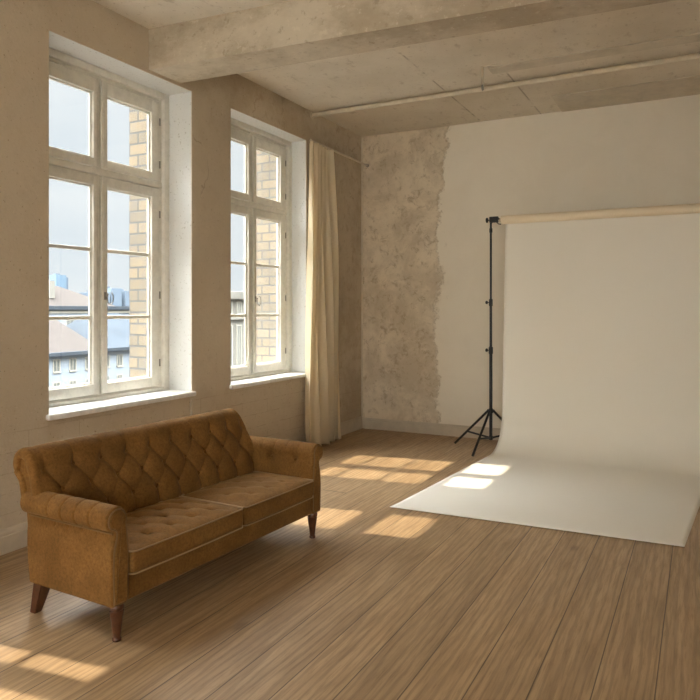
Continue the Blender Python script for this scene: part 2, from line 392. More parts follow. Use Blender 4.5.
# baseboards: board with a bead and cap
def baseboard(name, p0, p1, inward, h):
    prof = [(0, 0), (.018, 0), (.018, h*.70), (.014, h*.74), (.016, h*.79), (.016, h*.86), (.009, h*.94), (.006, h), (0, h)]
    p0, p1, n = Vector(p0), Vector(p1), Vector(inward)
    vs_ = [p + n*a + Vector((0, 0, b)) for p in (p0, p1) for a, b in prof]; k = len(prof)
    fs = [(i, (i+1) % k, k+(i+1) % k, k+i) for i in range(k)] + [tuple(range(k)), tuple(range(2*k-1, k-1, -1))]
    return struct(MB().add(vs_, fs).build(name, BASEM))
baseboard('baseboard_back', (0, YB, 0), (XR, YB, 0), (0, -1, 0), .135)
baseboard('baseboard_right', (XR, YR0, 0), (XR, YB-.02, 0), (-1, 0, 0), .135)
mb = MB()
segs = [(YR0, .25, 0), (.25, 2.03, -.025), (2.03, 3.09, 0), (3.09, 4.507, -.025), (4.507, 5.04, 0), (5.04, 6.38, -.025), (6.38, YB-.017, 0)]
for a, b, x in segs:
    h = .15; prof = [(0, 0), (.018, 0), (.018, h*.70), (.014, h*.74), (.016, h*.79), (.016, h*.86), (.009, h*.94), (.006, h), (0, h)]; k = len(prof)
    vs_ = [(x+q, yy, z) for yy in (a, b) for q, z in prof]
    mb.add(vs_, [(i, (i+1) % k, k+(i+1) % k, k+i) for i in range(k)] + [tuple(range(k)), tuple(range(2*k-1, k-1, -1))])
struct(mb.build('baseboard_left', BASEM))
# slim bead up the corner
struct(MB().tube([(.008, YB-.008, .135), (.008, YB-.008, HC)], .011, 10).build('trim_1', PIPEM, smooth=True))

# main ceiling beam (runs very slightly askew) and two thin strips by the pipe, darker than the ceiling
def beam(name, x0, x1, yn0, yn1, yf0, yf1, z0, mat):
    v = [(x0, yn0, z0), (x1, yn1, z0), (x1, yf1, z0), (x0, yf0, z0), (x0, yn0, HC), (x1, yn1, HC), (x1, yf1, HC), (x0, yf0, HC)]
    m = MB().add(v, [(0, 1, 2, 3), (7, 6, 5, 4), (0, 4, 5, 1), (1, 5, 6, 2), (2, 6, 7, 3), (3, 7, 4, 0)])
    return struct(m.build(name, mat))
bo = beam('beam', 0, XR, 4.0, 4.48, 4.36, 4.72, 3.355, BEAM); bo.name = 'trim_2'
STRIP = simple('ceiling_strip', (.66, .58, .46), .92, nz=6, amt=.15)
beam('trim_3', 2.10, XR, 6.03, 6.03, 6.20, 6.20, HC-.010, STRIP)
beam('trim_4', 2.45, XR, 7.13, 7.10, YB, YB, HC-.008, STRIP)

# ------------------------------------------------------------------ windows
def casement(win, o):
    x = -o['d']; y0, y1, yc = o['y0'], o['y1'], o['yc']; z0, z1 = o['z0'], o['z1']
    xb = x-.05                                                # rear of frame
    fr = MB(); F = .105
    two = z1 > 3.0
    zt = 2.547
    # stepped outer frame
    def ring(w, xa, xc, zb0, zb1):
        fr.box((xa, y0, z0), (xc, y0+w, z1), .004); fr.box((xa, y1-w, z0), (xc, y1, z1), .004)
        fr.box((xa, y0+w-.004, zb1), (xc-.0008, y1-w+.004, z1), .004); fr.box((xa, y0+w-.004, z0), (xc-.0008, y1-w+.004, zb0), .004)
    ring(.062, xb, x+.034, z0+.03, z1-.055)
    ring(.097, xb-.001, x+.002, z0+.036, z1-.075)
    fr.box((xb, yc-.020, z0+.02), (x+.004, yc+.020, z1-.05), .003)
    if two: fr.box((xb, y0+.06, zt-.026), (x+.012, y1-.06, zt+.026), .006)
    f = fr.build('window_frame', WPAINT, win, smooth=True)
    def sash(ya, yb, za, zb, st, bl, rt, bars, hinge, handle=False):
        g = .005; ya += g; yb -= g; za += g; zb -= g
        s = MB(); xf = x+.016; xr = x-.042
        s.box((xr, ya, za), (xf, ya+st[0], zb), .004); s.box((xr, yb-st[1], za), (xf, yb, zb), .004)
        s.box((xr, ya+st[0]-.004, za), (xf-.0006, yb-st[1]+.004, za+bl), .004); s.box((xr, ya+st[0]-.004, zb-rt), (xf-.0006, yb-st[1]+.004, zb), .004)
        gy0, gy1, gz0, gz1 = ya+st[0], yb-st[1], za+bl, zb-rt
        for (a, b, c, d) in ((gy0-.002, gy0+.012, gz0, gz1), (gy1-.012, gy1+.002, gz0, gz1), (gy0, gy1, gz0-.002, gz0+.012), (gy0, gy1, gz1-.012, gz1+.002)):
            s.box((x-.03, a, c), (x-.008, b, d), .003)       # glazing bead, set back
        for zb_ in bars: s.box((x-.030, gy0, zb_-.014), (x-.004, gy1, zb_+.014), .006)
        if handle or (rt > .09 and ya > yc-.1): s.box((xf-.004, ya-.022, za), (xf+.010, ya+.012, zb), .004)
        so = s.build('sash', WPAINT, win, smooth=True)
        MB().box((x-.026, gy0+.002, gz0+.002), (x-.022, gy1-.002, gz1-.002)).build('pane', GLASS, so)
        for hz in hinge:
            hy = ya-.002 if hinge and ya < yc-.1 and yb <= yc+.05 else yb+.002
            h = MB().tube([(x+.020, hy, hz-.028), (x+.020, hy, hz+.028)], .0065, 8); h.lathe([(.0, -.036), (.008, -.03), (.008, -.027)], (x+.020, hy, hz), 8)
            h.build('hinge', BRASS, so, smooth=True)
        if handle:
            h = MB(); hy, hz = ya+.012, 1.60
            h.box((x+.012, hy-.013, hz-.03), (x+.030, hy+.013, hz+.03), .003)
            h.tube([(x+.02, hy, hz), (x+.045, hy, hz)], .006, 8)
            ring_ = [(x+.046, hy+.032+.030*cos(a), hz-.018+.045*sin(a)) for a in [2.3+i*2*pi*.86/20 for i in range(21)]]
            h.tube([(x+.046, hy, hz)]+ring_, .0045, 8)
            h.build('handle', BRASS, so, smooth=True)
    lz0, lz1 = z0+.038, (zt-.028 if two else z1-.078)
    bars = [1.435, 1.95]
    sash(y0+.10, yc-.018, lz0, lz1, (.085, .045), .078, .078, bars, [1.05, 1.7, 2.3])
    sash(yc+.018, y1-.10, lz0, lz1, (.045, .085), .078, .078, bars, [1.05, 1.62, 2.3], True)
    if two:
        sash(y0+.10, yc-.018, zt+.028, z1-.078, (.085, .045), .062, .105, [], [2.72, 3.08])
        sash(yc+.018, y1-.10, zt+.028, z1-.078, (.045, .085), .062, .105, [], [2.72, 3.08])
    s = MB(); s.box((x-.02, y0, z0-.045), (-.001, y1, z0), .003)
    s.box((-.004, y0-.028, z0-.040), (.040, y1+.016, z0), .012, seg=3)
    s.build('window_sill', SILLM, win, smooth=True)
    MB().box((-.70, y0+.03, .72), (x-.06, y1-.0, .762), .004).build('outer_sill', simple('zinc', (.45, .47, .48), .5, metal=.3), win)
for i, o in enumerate(OPEN):
    wn_ = empty('window_%d' % o['n'], (0, 0, 0)); struct(wn_); casement(wn_, o)

for k, (a, b) in enumerate(REAR):  # added light openings, never in view
    wr_ = struct(empty('window_%d' % (4+k))); f = MB(); c = (a+b)/2
    for (p, q, z0_, z1_) in ((a, a+.07, .8, 2.8), (b-.07, b, .8, 2.8), (a, b, .8, .87), (a, b, 2.73, 2.8), (c-.05, c+.05, .8, 2.8), (a, b, 1.42, 1.45), (a, b, 2.04, 2.07)):
        f.box((p, YR0-.14, z0_), (q, YR0-.09, z1_), .003)
    f.build('window_frame', WPAINT, wr_); MB().box((a+.05, YR0-.118, .85), (b-.05, YR0-.114, 2.75)).build('pane', GLASS, wr_)

# ------------------------------------------------------------------ outside
GZ = -14.0
struct(MB().box((-420, -200, GZ-.5), (-.7, 500, GZ)).build('ground', simple('street_paving', (.06, .06, .06), .9, nz=.1, amt=.3, Specular_IOR_Level=0.0)))
# unseen block added to the south; shields the outer reveals from the open sky
struct(MB().box((-15, -8, GZ), (-.7, -3.4, 10.5)).build('sky_blocker', BRICK))
# unseen tall block, added to keep sun through the first window off the sofa
struct(MB().box((-12, .68, GZ), (-10, 2.25, 19)).build('sun_blocker', BRICK))
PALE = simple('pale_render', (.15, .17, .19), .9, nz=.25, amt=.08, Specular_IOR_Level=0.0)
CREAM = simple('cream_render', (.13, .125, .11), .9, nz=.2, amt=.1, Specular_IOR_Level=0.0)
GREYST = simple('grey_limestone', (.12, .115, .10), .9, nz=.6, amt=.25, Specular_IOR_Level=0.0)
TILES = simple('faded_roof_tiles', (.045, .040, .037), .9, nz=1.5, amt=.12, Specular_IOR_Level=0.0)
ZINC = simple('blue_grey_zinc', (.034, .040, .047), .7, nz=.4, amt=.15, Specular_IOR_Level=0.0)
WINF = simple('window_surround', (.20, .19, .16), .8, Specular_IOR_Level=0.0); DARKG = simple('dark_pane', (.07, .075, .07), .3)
TOWER = simple('hazy_blue_cladding', (.075, .108, .14), .6, nz=.05, amt=.15, Specular_IOR_Level=0.0); HAZE = simple('hazy_blue_render', (.075, .095, .118), .9, nz=.05, amt=.2, Specular_IOR_Level=0.0)  # distance haze is put into these base colours
def bwin(par, xf, y, z, wd, ht):
    f = MB(); t = .12
    f.box((xf-.05, y-wd/2-t, z-t), (xf+.06, y-wd/2, z+ht+t)); f.box((xf-.05, y+wd/2, z-t), (xf+.06, y+wd/2+t, z+ht+t))
    f.box((xf-.05, y-wd/2, z+ht), (xf+.06, y+wd/2, z+ht+t)); f.box((xf-.05, y-wd/2-t, z-t-.06), (xf+.14, y+wd/2+t, z)); f.box((xf-.05, y-.05, z), (xf+.04, y+.05, z+ht))
    fo = f.build('window', WINF, par); MB().box((xf-.04, y-wd/2, z), (xf+.01, y+wd/2, z+ht)).build('pane', DARKG, fo)
def hip_roof(m, x0, x1, y0, y1, ze, zr, hip):
    xm = (x0+x1)/2
    v = [(x0, y0, ze), (x1, y0, ze), (x1, y1, ze), (x0, y1, ze), (xm, y0+hip[0], zr), (xm, y1-hip[1], zr)]
    m.add(v, [(0, 1, 4), (1, 2, 5, 4), (2, 3, 5), (3, 0, 4, 5), (3, 2, 1, 0)])
# near house with hipped tile roof
A = empty('tenement_house', (-66, 50, GZ)); tag(A, 'pale blue rendered house with hipped brownish tile roof, low behind the left window', 'building')
def put(o, root):   # keep world placement under an offset parent
    o.location = -root.location; return o
def kids(root):
    for ch in [x for x in bpy.data.objects if x.parent == root]: put(ch, root)
MB().box((-72, 36, GZ), (-60, 58.6, -3.45)).build('wall', PALE, A)
r_ = MB(); hip_roof(r_, -72.4, -59.6, 35.6, 59.0, -3.3, 1.9, (4, 4.4)); r_.build('roof', TILES, A)
MB().box((-60.1, 35.4, -3.75), (-59.3, 58.95, -3.3), .05).build('gutter', ZINC, A)
for k, yy in enumerate([38.9, 41.1, 43.5, 45.8, 48.1, 50.4, 52.75, 54.95, 57.2]):
    bwin(A, -60, yy, -5.45, .75, 1.25); bwin(A, -60, yy, -8.0, .75, 1.25)
MB().box((-64, 50.5, -1.2), (-63.2, 52.3, 1.0)).build('chimney', CREAM, A)
kids(A)
B = empty('corner_house', (-66, 64, GZ)); tag(B, 'pale house with steep blue zinc roof, seen through right half of the left window', 'building')
MB().box((-72, 59.3, GZ), (-60.5, 71, -3.3)).build('wall', PALE, B)
r_ = MB(); hip_roof(r_, -72.4, -60.1, 59.1, 71.4, -3.2, .9, (3.5, 3.5)); r_.build('roof', ZINC, B)
MB().box((-60.6, 59.1, -3.65), (-59.8, 71.5, -3.2), .05).build('gutter', ZINC, B)
for yy in (60.4, 62.5, 64.6, 66.8): bwin(B, -60.5, yy, -5.5, .75, 1.25); bwin(B, -60.5, yy, -8.0, .75, 1.25)
kids(B)
Cb = empty('office_block', (-100, 90, GZ)); tag(Cb, 'long pale flat block with dark blue parapet, behind the nearer roofs', 'building')
MB().box((-106, 60, GZ), (-95, 125, 1.35)).build('wall', PALE, Cb); MB().box((-106.4, 59.6, 1.35), (-94.4, 125.4, 2.05), .05).build('parapet', ZINC, Cb)
MB().box((-95.2, 60, .75), (-94.8, 125, 1.2)).build('band', WINF, Cb)
for k in range(14): bwin(Cb, -95, 63+4.3*k, -1.4, 1.4, .9)
kids(Cb)
D = empty('attic_house', (-135, 115, GZ)); tag(D, 'distant house with broad brown pitched roof above the flat block', 'building')
MB().box((-142, 88, GZ), (-130, 128, 2.2)).build('wall', CREAM, D); r_ = MB(); hip_roof(r_, -142.5, -129.5, 87.5, 128.5, 2.2, 7.2, (6, 13)); r_.build('roof', TILES, D)
MB().box((-133, 110, 4), (-131.5, 111.4, 8.2)).build('chimney', CREAM, D); kids(D)
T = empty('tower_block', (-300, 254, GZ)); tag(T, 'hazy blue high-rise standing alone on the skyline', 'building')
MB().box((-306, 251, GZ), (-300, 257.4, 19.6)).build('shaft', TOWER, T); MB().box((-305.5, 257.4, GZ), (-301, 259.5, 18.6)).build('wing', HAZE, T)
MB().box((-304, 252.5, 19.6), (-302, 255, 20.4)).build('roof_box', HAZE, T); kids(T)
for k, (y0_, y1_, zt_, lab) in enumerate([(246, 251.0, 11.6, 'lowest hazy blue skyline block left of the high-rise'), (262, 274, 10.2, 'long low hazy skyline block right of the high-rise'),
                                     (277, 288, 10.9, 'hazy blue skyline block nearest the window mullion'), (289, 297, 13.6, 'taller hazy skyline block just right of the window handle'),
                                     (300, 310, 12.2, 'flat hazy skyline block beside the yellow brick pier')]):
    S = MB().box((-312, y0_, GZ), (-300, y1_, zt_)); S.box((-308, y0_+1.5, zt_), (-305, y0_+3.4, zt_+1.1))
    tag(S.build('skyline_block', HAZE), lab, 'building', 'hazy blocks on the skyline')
E_ = empty('stone_building', (-40, 52, GZ)); tag(E_, 'grey stone building with tall dark windows, seen through the far window', 'building')
e = MB().box((-41, 50.3, GZ), (-35, 69, 2.4)); e.build('wall', GREYST, E_)
MB().box((-41.3, 50.0, 2.4), (-34.5, 69.3, 3.15), .06).build('cornice', GREYST, E_); MB().box((-35.3, 50.2, .5), (-34.75, 69.1, .85), .04).build('string_course', CREAM, E_)
for k in range(13):
    yy = 51.2+k*1.38
    bwin(E_, -35, yy, -4.3, .55, 4.2); bwin(E_, -35, yy, 1.1, .5, 1.0)
kids(E_)

# ------------------------------------------------------------------ ceiling pipe
P = empty('ceiling_pipe', (0, 6.5, 3.628)); tag(P, 'long cream painted pipe running under the ceiling across the room', 'pipe')
MB().tube([(0, 0, 0), (6.88, -.07, 0)], .024, 14).build('pipe_run', PIPEM, P, smooth=True)
MB().lathe([(.04, 0), (.04, .008), (.027, .012)], n=18, mat=Matrix.Rotation(pi/2, 4, 'Y')).build('wall_collar', PIPEM, P, smooth=True)
for bx in (5.4,):
    by = -.07*bx/6.88
    b_ = MB().box((bx-.012, by-.006, .0), (bx+.012, by+.006, .0415), .002)
    b_.box((bx-.03, by-.022, .036), (bx+.03, by+.022, .0415), .002)
    b_.tube([(bx, by+.031*cos(a), .031*sin(a)) for a in [i*2*pi/20 for i in range(20)]], .007, 8, closed=True)
    b_.tube([(bx, by-.03, -.03), (bx, by-.03, -.06)], .006, 8); b_.lathe([(.0, -.02), (.012, -.012), (.014, 0), (.012, .012), (0, .02)], (bx, by-.02, -.052), 12)
    b_.build('pipe_clamp', BRASS, P, smooth=True)
# small outlet bracket on the ceiling strip in front of the pipe
bk = MB().box((2.06, 5.965, 3.49), (2.082, 5.98, HC), .002); bk.box((2.06, 5.965, HC-.012), (2.20, 5.985, HC), .002)
tag(bk.build('ceiling_hook', PIPEM, smooth=True), 'small metal hook bracket hanging from the ceiling at the pipe', 'bracket'); hk = bpy.data.objects['ceiling_hook']; bk = MB()
bk.tube([(2.071, 5.972+.022*cos(a), 3.475+.022*sin(a)) for a in [i*2*pi/18 for i in range(18)]], .006, 8, closed=True)
bk.build('ring', BRASS, hk, smooth=True)

# ------------------------------------------------------------------ curtain and rod
CURT = cloth_mat('cream_linen', (.92, .81, .60), .42)
R_ = empty('curtain_rod', (.10, 6.30, 3.300)); tag(R_, 'thin cream rod from the curtain to the room corner', 'curtain rod')
MB().tube([(0, 0, 0), (-.02, YB-6.30-.004, .0)], .0125, 12).build('rod', PIPEM, R_, smooth=True)
MB().lathe([(.022, 0), (.022, .008), (.014, .014)], (-.02, YB-6.30-.0005, 0), 16, mat=Matrix.Rotation(pi/2, 4, 'X')).build('rod_socket', BRASS, R_, smooth=True)
def curt(u, v):          # u along the width, v down
    z = 3.282 - v*(3.282-.015)
    y0_ = 6.262 - .05*min(1, v*1.5); y1_ = 6.80 + .20*v
    k = 5.0; ph = 2*pi*k*u
    amp = .042 + .014*min(1, v*2.5)
    pinch = exp(-((v-.03)/.03)**2)
    x = .100 + amp*(sin(ph + .8*sin(2.3*v+u*3)) + .28*sin(2.1*ph+1.5+v*2)) + .012*sin(5*v+7*u) - .018*pinch*0
    yy = y0_ + (y1_-y0_)*u + .014*sin(2*ph+.5)*(.4+v) + .012*sin(3.1*v+u*9)
    if z < .10: x += (.10-z)*.12
    return (max(x, .028), yy, z)
g = MB().grid(curt, 220, 90); co = g.build('curtain', CURT, smooth=True, angle=180)
md = co.modifiers.new('thickness', 'SOLIDIFY'); md.thickness = .003
tag(co, 'cream pleated floor-length curtain hanging beside the far window', 'curtain')
for k in range(8):
    pass

# ------------------------------------------------------------------ backdrop paper
PAPER = simple('seamless_paper', (.82, .77, .67), .75)
XL = [(2.43, 1.957), (.3, 1.938)]
prof = []   # (Y, z, xl, xr)
RC, RR = Vector((7.18, 2.443)), .043
for a in [160-i*20 for i in range(0, 8)][::-1]: pass
for i in range(9):     # around the back and top of the roll to its front
    a = math.radians(180-i*22.5); prof.append((RC[0]+(RR-.004)*cos(a), RC[1]+(RR-.004)*sin(a)))
zb = .38
for i in range(24): prof.append((RC[0]+RR-.004, RC[1]-(RC[1]-zb)*(i+1)/24.0))
r0 = zb-.004
for i in range(1, 25):
    a = pi/2*i/24; prof.append((RC[0]+RR-.004-r0*(1-cos(a))*.95, zb-r0*sin(a)))
yE = prof[-1][0]
for i in range(1, 31):
    t = i/30; prof.append((yE+(4.75-yE)*t, .004+.006*max(0, (t-.9)*10)**2))
def sides(Y, z):
    f = min(1, max(0, (z-.004)/2.4)); g_ = max(0, (7.137-Y)/2.42)
    return 1.90+.057*f**.6 - .185*g_ , 3.90+.10*f**.6 - .19*g_
def papf(u, v):
    i = int(round(u*(len(prof)-1))); Y, z = prof[i]; xl, xr = sides(Y, z)
    x = xl+(xr-xl)*v; Yk = Y + (.055*(v-.5) if i > 60 else 0)*max(0, (7.0-Y)/2.3)
    wave = .0015*sin(v*9+1)*sin(min(1, z*2)*3)
    return (x, Yk+wave, z)
pp = MB().grid(papf, len(prof), 60)
R0 = empty('backdrop', (1.957, 7.18, 0)); tag(R0, 'cream seamless paper backdrop hung from a roll and sweeping over the floor', 'backdrop')
po = pp.build('paper_sweep', PAPER, R0, smooth=True, angle=60); po.location = -R0.location
md = po.modifiers.new('thickness', 'SOLIDIFY'); md.thickness = .0025; md.offset = 1
ROLL = simple('paper_roll', (.82, .69, .50), .7)
rl = MB().tube([(1.925, 7.18, 2.443), (4.06, 7.18, 2.443)], .0455, 32); ro = rl.build('paper_roll', ROLL, R0, smooth=True); ro.location = -R0.location
cr_ = MB().tube([(1.905, 7.18, 2.443), (4.08, 7.18, 2.443)], .020, 16); co_ = cr_.build('core_tube', simple('cardboard_core', (.45, .33, .20), .8), R0, smooth=True); co_.location = -R0.location

# ------------------------------------------------------------------ light stands
def make_stand():
    t = empty('backdrop_stand', (1.81, 7.18, 0))
    tag(t, 'black tripod stand at the left end of the paper roll', 'stand', 'backdrop stands')
    MB().tube([(0, 0, .115), (0, 0, 1.10)], .0170, 14).build('lower_tube', BLACK, t, smooth=True)
    MB().tube([(0, 0, 1.06), (0, 0, 1.60)], .0140, 14).build('middle_tube', BLACK, t, smooth=True)
    MB().tube([(0, 0, 1.55), (0, 0, 2.385)], .0115, 14).build('upper_tube', BLACK, t, smooth=True)
    for z, r in ((1.06, .023), (1.57, .020)):
        c = MB().lathe([(r*.8, z-.04), (r, z-.034), (r, z+.03), (r*.75, z+.036)], n=16).build('collar', BLACK, t, smooth=True)
        k = MB().tube([(-.012, -.004, z), (-.034, -.010, z)], .005, 8)
        k.lathe([(.012, -.012), (.018, -.008), (.018, .008), (.012, .012)], (-.042, -.012, z), 8, mat=Matrix.Rotation(pi/2, 4, 'Y')); k.build('knob', BLACK, c, smooth=True)
    # hub and legs
    hub = MB().lathe([(.016, .385), (.024, .392), (.024, .43), (.017, .44)], n=16); 
    low = MB().lathe([(.017, .105), (.022, .11), (.022, .145), (.016, .15)], n=16)
    ends = [(-.436, .113), (-.064, -.446), (.30, .335)]
    for ex, ey in ends:
        d = Vector((ex, ey)).normalized(); L_ = Vector((ex, ey)).length
        top = Vector((d.x*.03, d.y*.03, .415)); ft = Vector((ex, ey, .012))
        hub.box((.012, -.010, -.014), (.040, .010, .014), .002, mat=Matrix.Translation((0, 0, .412)) @ Matrix.Rotation(math.atan2(d.y, d.x), 4, 'Z'))
        low.box((.012, -.010, -.010), (.038, .010, .010), .002, mat=Matrix.Translation((0, 0, .128)) @ Matrix.Rotation(math.atan2(d.y, d.x), 4, 'Z'))
        lg = MB().tube([top, ft], .0130, 10).build('leg', BLACK, t, smooth=True)
        MB().tube([ft+(top-ft).normalized()*.035, ft], .0135, 10).build('rubber_foot', BLACK, lg, smooth=True)
        mid = top.lerp(ft, .63)
        MB().tube([Vector((d.x*.03, d.y*.03, .128)), mid], .0105, 8).build('brace', BLACK, t, smooth=True)
    hub.build('hub', BLACK, t, smooth=True); low.build('lower_collar', BLACK, t, smooth=True)
    # head that holds the roll
    h = MB().lathe([(.012, 2.30), (.0165, 2.305), (.0165, 2.345), (.011, 2.35)], n=14)
    h.tube([(0, 0, 2.345), (0, 0, 2.40), (.012, 0, 2.43)], [.010, .012, .016], 12)
    h.box((-.014, -.020, 2.408), (.080, .020, 2.470), .006)
    h.tube([(.065, 0, 2.45), (.10, 0, 2.44)], .010, 10)
    h.tube([(.062, -.028, 2.43), (.072, -.03, 2.405), (.09, -.03, 2.387), (.115, -.02, 2.382)], .0055, 8)
    ho = h.build('roll_bracket', BLACK, t, smooth=True)
    k = MB().tube([(-.008, 0, 2.435), (-.034, -.004, 2.435)], .006, 8)
    k.lathe([(.018, -.011), (.027, -.007), (.027, .007), (.018, .011)], (-.040, -.005, 2.435), 14, mat=Matrix.Rotation(pi/2, 4, 'Y')); k.build('knob', BLACK, ho, smooth=True)
    for c_ in [c for c in bpy.data.objects if c.parent == t and c.name.startswith('roll_bracket')]: c_.location.z = .013
    return t
st = make_stand()
st2 = copy_tree(st); st2.location = (4.175, 7.18, 0); st2.scale = (-1, 1, 1)
st2['label'] = 'black tripod stand at the right end of the paper roll'

# ------------------------------------------------------------------ sofa
SR = empty('tufted_sofa', (1.461, 2.267, 0), math.atan2(.9986, .053))
tag(SR, 'tobacco brown velvet two-seat sofa with deep buttoned back on dark wooden legs', 'sofa')
W = 1.62
def rbox(lo, hi, r, nx, ny, nz, disp=None):
    """rounded box grid mesh; disp(p, n) -> new p"""
    lo, hi = Vector(lo), Vector(hi); m = MB(); c = (lo+hi)/2
    def lin(a, b, n, rr):
        k = 4; e = [a+rr*(1-cos(pi/2*i/k)) for i in range(k)]; s = [a+rr+(b-a-2*rr)*i/n for i in range(n+1)]; f = [b-rr*(1-cos(pi/2*i/k)) for i in range(k)][::-1]
        return e+s+f
    X, Y, Z = lin(lo.x, hi.x, nx, r), lin(lo.y, hi.y, ny, r), lin(lo.z, hi.z, nz, r)
    def rnd(p):
        q = Vector([min(max(p[i], lo[i]+r), hi[i]-r) for i in range(3)]); d = p-q
        if d.length < 1e-9: n = Vector((0, 0, 0))
        else: n = d.normalized()
        p2 = q+n*r if d.length > 1e-9 else p
        return disp(p2, n) if disp else p2
    def face(A, B, mk):
        vs_ = [rnd(Vector(mk(a, b))) for a in A for b in B]; nb = len(B)
        m.add(vs_, [(i*nb+j, (i+1)*nb+j, (i+1)*nb+j+1, i*nb+j+1) for i in range(len(A)-1) for j in range(nb-1)])
    face(X, Y, lambda a, b: (a, b, hi.z)); face(X, Y, lambda a, b: (a, b, lo.z))
    face(X, Z, lambda a, b: (a, lo.y, b)); face(X, Z, lambda a, b: (a, hi.y, b))
    face(Y, Z, lambda a, b: (lo.x, a, b)); face(Y, Z, lambda a, b: (hi.x, a, b))
    return m
# base rail
rbox((-.03, -.012, .165), (W+.03, .56, .30), .012, 20, 8, 4).build('base_frame', VELVET, SR, smooth=True, angle=60)

# back: tufted front sweeping over a rolled top
def poly_resample(pts, ds):
    outp = [pts[0]]
    for a, b in zip(pts[:-1], pts[1:]):
        n = max(1, int(round((b-a).length/ds)))
        for i in range(1, n+1): outp.append(a.lerp(b, i/n))
    return outp
V2 = lambda a, b: Vector((a, b))
cR, rR = V2(.612, .738), .078
front = [V2(.435, .30), V2(.440, .42), V2(.455, .49), V2(.482, .60), V2(.512, .70)]
a0 = 168
arc = [cR + V2(cos(math.radians(a)), sin(math.radians(a)))*rR for a in range(a0, -61, -8)]
rear = [V2(.630, .655), V2(.600, .50), V2(.566, .19)]
ctrl = front+arc+rear
# smooth the front with catmull-like resampling
PR = poly_resample(ctrl, .008)
for _ in range(6):
    PR = [PR[0]] + [(PR[i-1]+PR[i]*2+PR[i+1])/4 for i in range(1, len(PR)-1)] + [PR[-1]]
arcL = [0]
for a, b in zip(PR[:-1], PR[1:]): arcL.append(arcL[-1]+(b-a).length)
def t_at(z):
    for i, p in enumerate(PR):
        if p.y >= z: return arcL[i]
t3 = t_at(.485); bsp = (t_at(.712)-t3)/2
t_top = arcL[len(PR)//2]
Atuft = .030; s3 = .014; asp = .1725
iTop = max(range(len(PR)), key=lambda i: PR[i].y)
tUnder = arcL[iTop] + .16
def tuft(s, t):
    T = min(max(t-t3, 0), 2*bsp)
    sg = (s-s3)/asp
    p, q = sg+T/(2*bsp), sg-T/(2*bsp)
    P_, Q_ = abs(sin(pi*p))**.36, abs(sin(pi*q))**.36
    h = P_*(.60+.40*Q_)
    if t-t3 > 2*bsp: h = abs(sin(pi*sg))**.36
    a_ = s/asp-s3/asp; tb = T/bsp; best = 9.
    for r_ in (0, 1, 2):
        c_ = a_-(.5 if r_ == 1 else 0); best = min(best, ((c_-round(c_))*asp)**2+(((t-t3)-r_*bsp))**2)
    h -= .40*exp(-best/.024**2)
    if t-t3 > 2*bsp:     # pleats run over the roll and die out behind
        f = min(1, (t-t3-2*bsp)/(tUnder-t3-2*bsp)); h = h*(1-f)+f*1 if f < 1 else 1
        h = 1-(1-h)*(1-f)**.5*(1-.55*min(1, f*5)) if f < 1 else 1
    return h
norms = []
for i in range(len(PR)):
    d = (PR[min(i+1, len(PR)-1)]-PR[max(i-1, 0)]).normalized(); norms.append(V2(-d.y, d.x))
bs0, bs1 = -.060, W-.01
def back_point(s, i, puff=True):
    p, n = PR[i], norms[i]
    edge = min(s-bs0, bs1-s); er = .028
    inset = 0 if edge >= er else er - sqrt(max(0, er*er-(er-edge)**2))
    if i >= len(PR)-30: inset *= .3
    h = tuft(s, arcL[i]); ef = min(1, max(0, edge/.05)); amp = Atuft*(.35+.65*ef)
    dsp = -amp*(1-h) + .004 - inset
    if arcL[i] > tUnder: dsp = -inset*.3
    q = p + n*dsp
    k_ = max(0, (s-1.2)/(bs1-1.2)); hh = min(1, max(0, (q.y-.50)/.30)); s2 = s-.085*k_*k_*hh**1.3
    s2 += .036*max(0, 1-(s-bs0)/.12)*min(1, max(0, (.575-q.y)/.05))
    return Vector((s2, q.x, q.y))
NS = 300
def s_of(k):
    x = k/(NS-1); return bs0+(bs1-bs0)*x
svals = [bs0, bs0+.001, bs0+.004, bs0+.009, bs0+.016, bs0+.025]+[bs0+.035+(bs1-bs0-.07)*i/280 for i in range(281)]+[bs1-.025, bs1-.016, bs1-.009, bs1-.004, bs1-.001, bs1]
m = MB(); npf = len(PR); vs_ = []
for s in svals:
    for i in range(npf): vs_.append(back_point(s, i))
fs = [(a*npf+j, (a+1)*npf+j, (a+1)*npf+j+1, a*npf+j+1) for a in range(len(svals)-1) for j in range(npf-1)]
fs += [(a*npf+npf-1, (a+1)*npf+npf-1, (a+1)*npf, a*npf) for a in range(len(svals)-1)]
for e_, s_, dr in ((0, bs0, 1), (len(svals)-1, bs1, -1)):   # recessed end panels under the roll
    base = [vs_[e_*npf+j] for j in range(npf)]; prev = [e_*npf+j for j in range(npf)]
    for off, rec in ((.014, .0), (.022, .006), (.024, .018)):
        ring_i = []
        for j in range(npf):
            n_ = norms[j]; b_ = base[j]; ring_i.append(len(vs_)); vs_.append(Vector((b_[0]+dr*rec, b_[1]-n_.x*off, b_[2]-n_.y*off)))
        fs += [(prev[j], prev[(j+1) % npf], ring_i[(j+1) % npf], ring_i[j]) for j in range(npf)]; prev = ring_i
    fs.append(tuple(prev))
m.add(vs_, fs)
BK = m.build('backrest', VELVET, SR, smooth=True, angle=70)
def button_mesh(c, n, r=.0105):
    n = Vector(n).normalized(); rot = n.to_track_quat('Z', 'Y').to_matrix().to_4x4()
    return MB().lathe([(r*.9, -.004), (r, 0), (r*.92, .003), (r*.6, .0055), (r*.05, .0065)], c, 12, mat=rot)
def bk_at(s, t):
    i = min(range(npf), key=lambda k: abs(arcL[k]-t)); p, n = PR[i], norms[i]
    return Vector((s, p.x-0*n.x, p.y)), Vector((0, n.x, n.y))
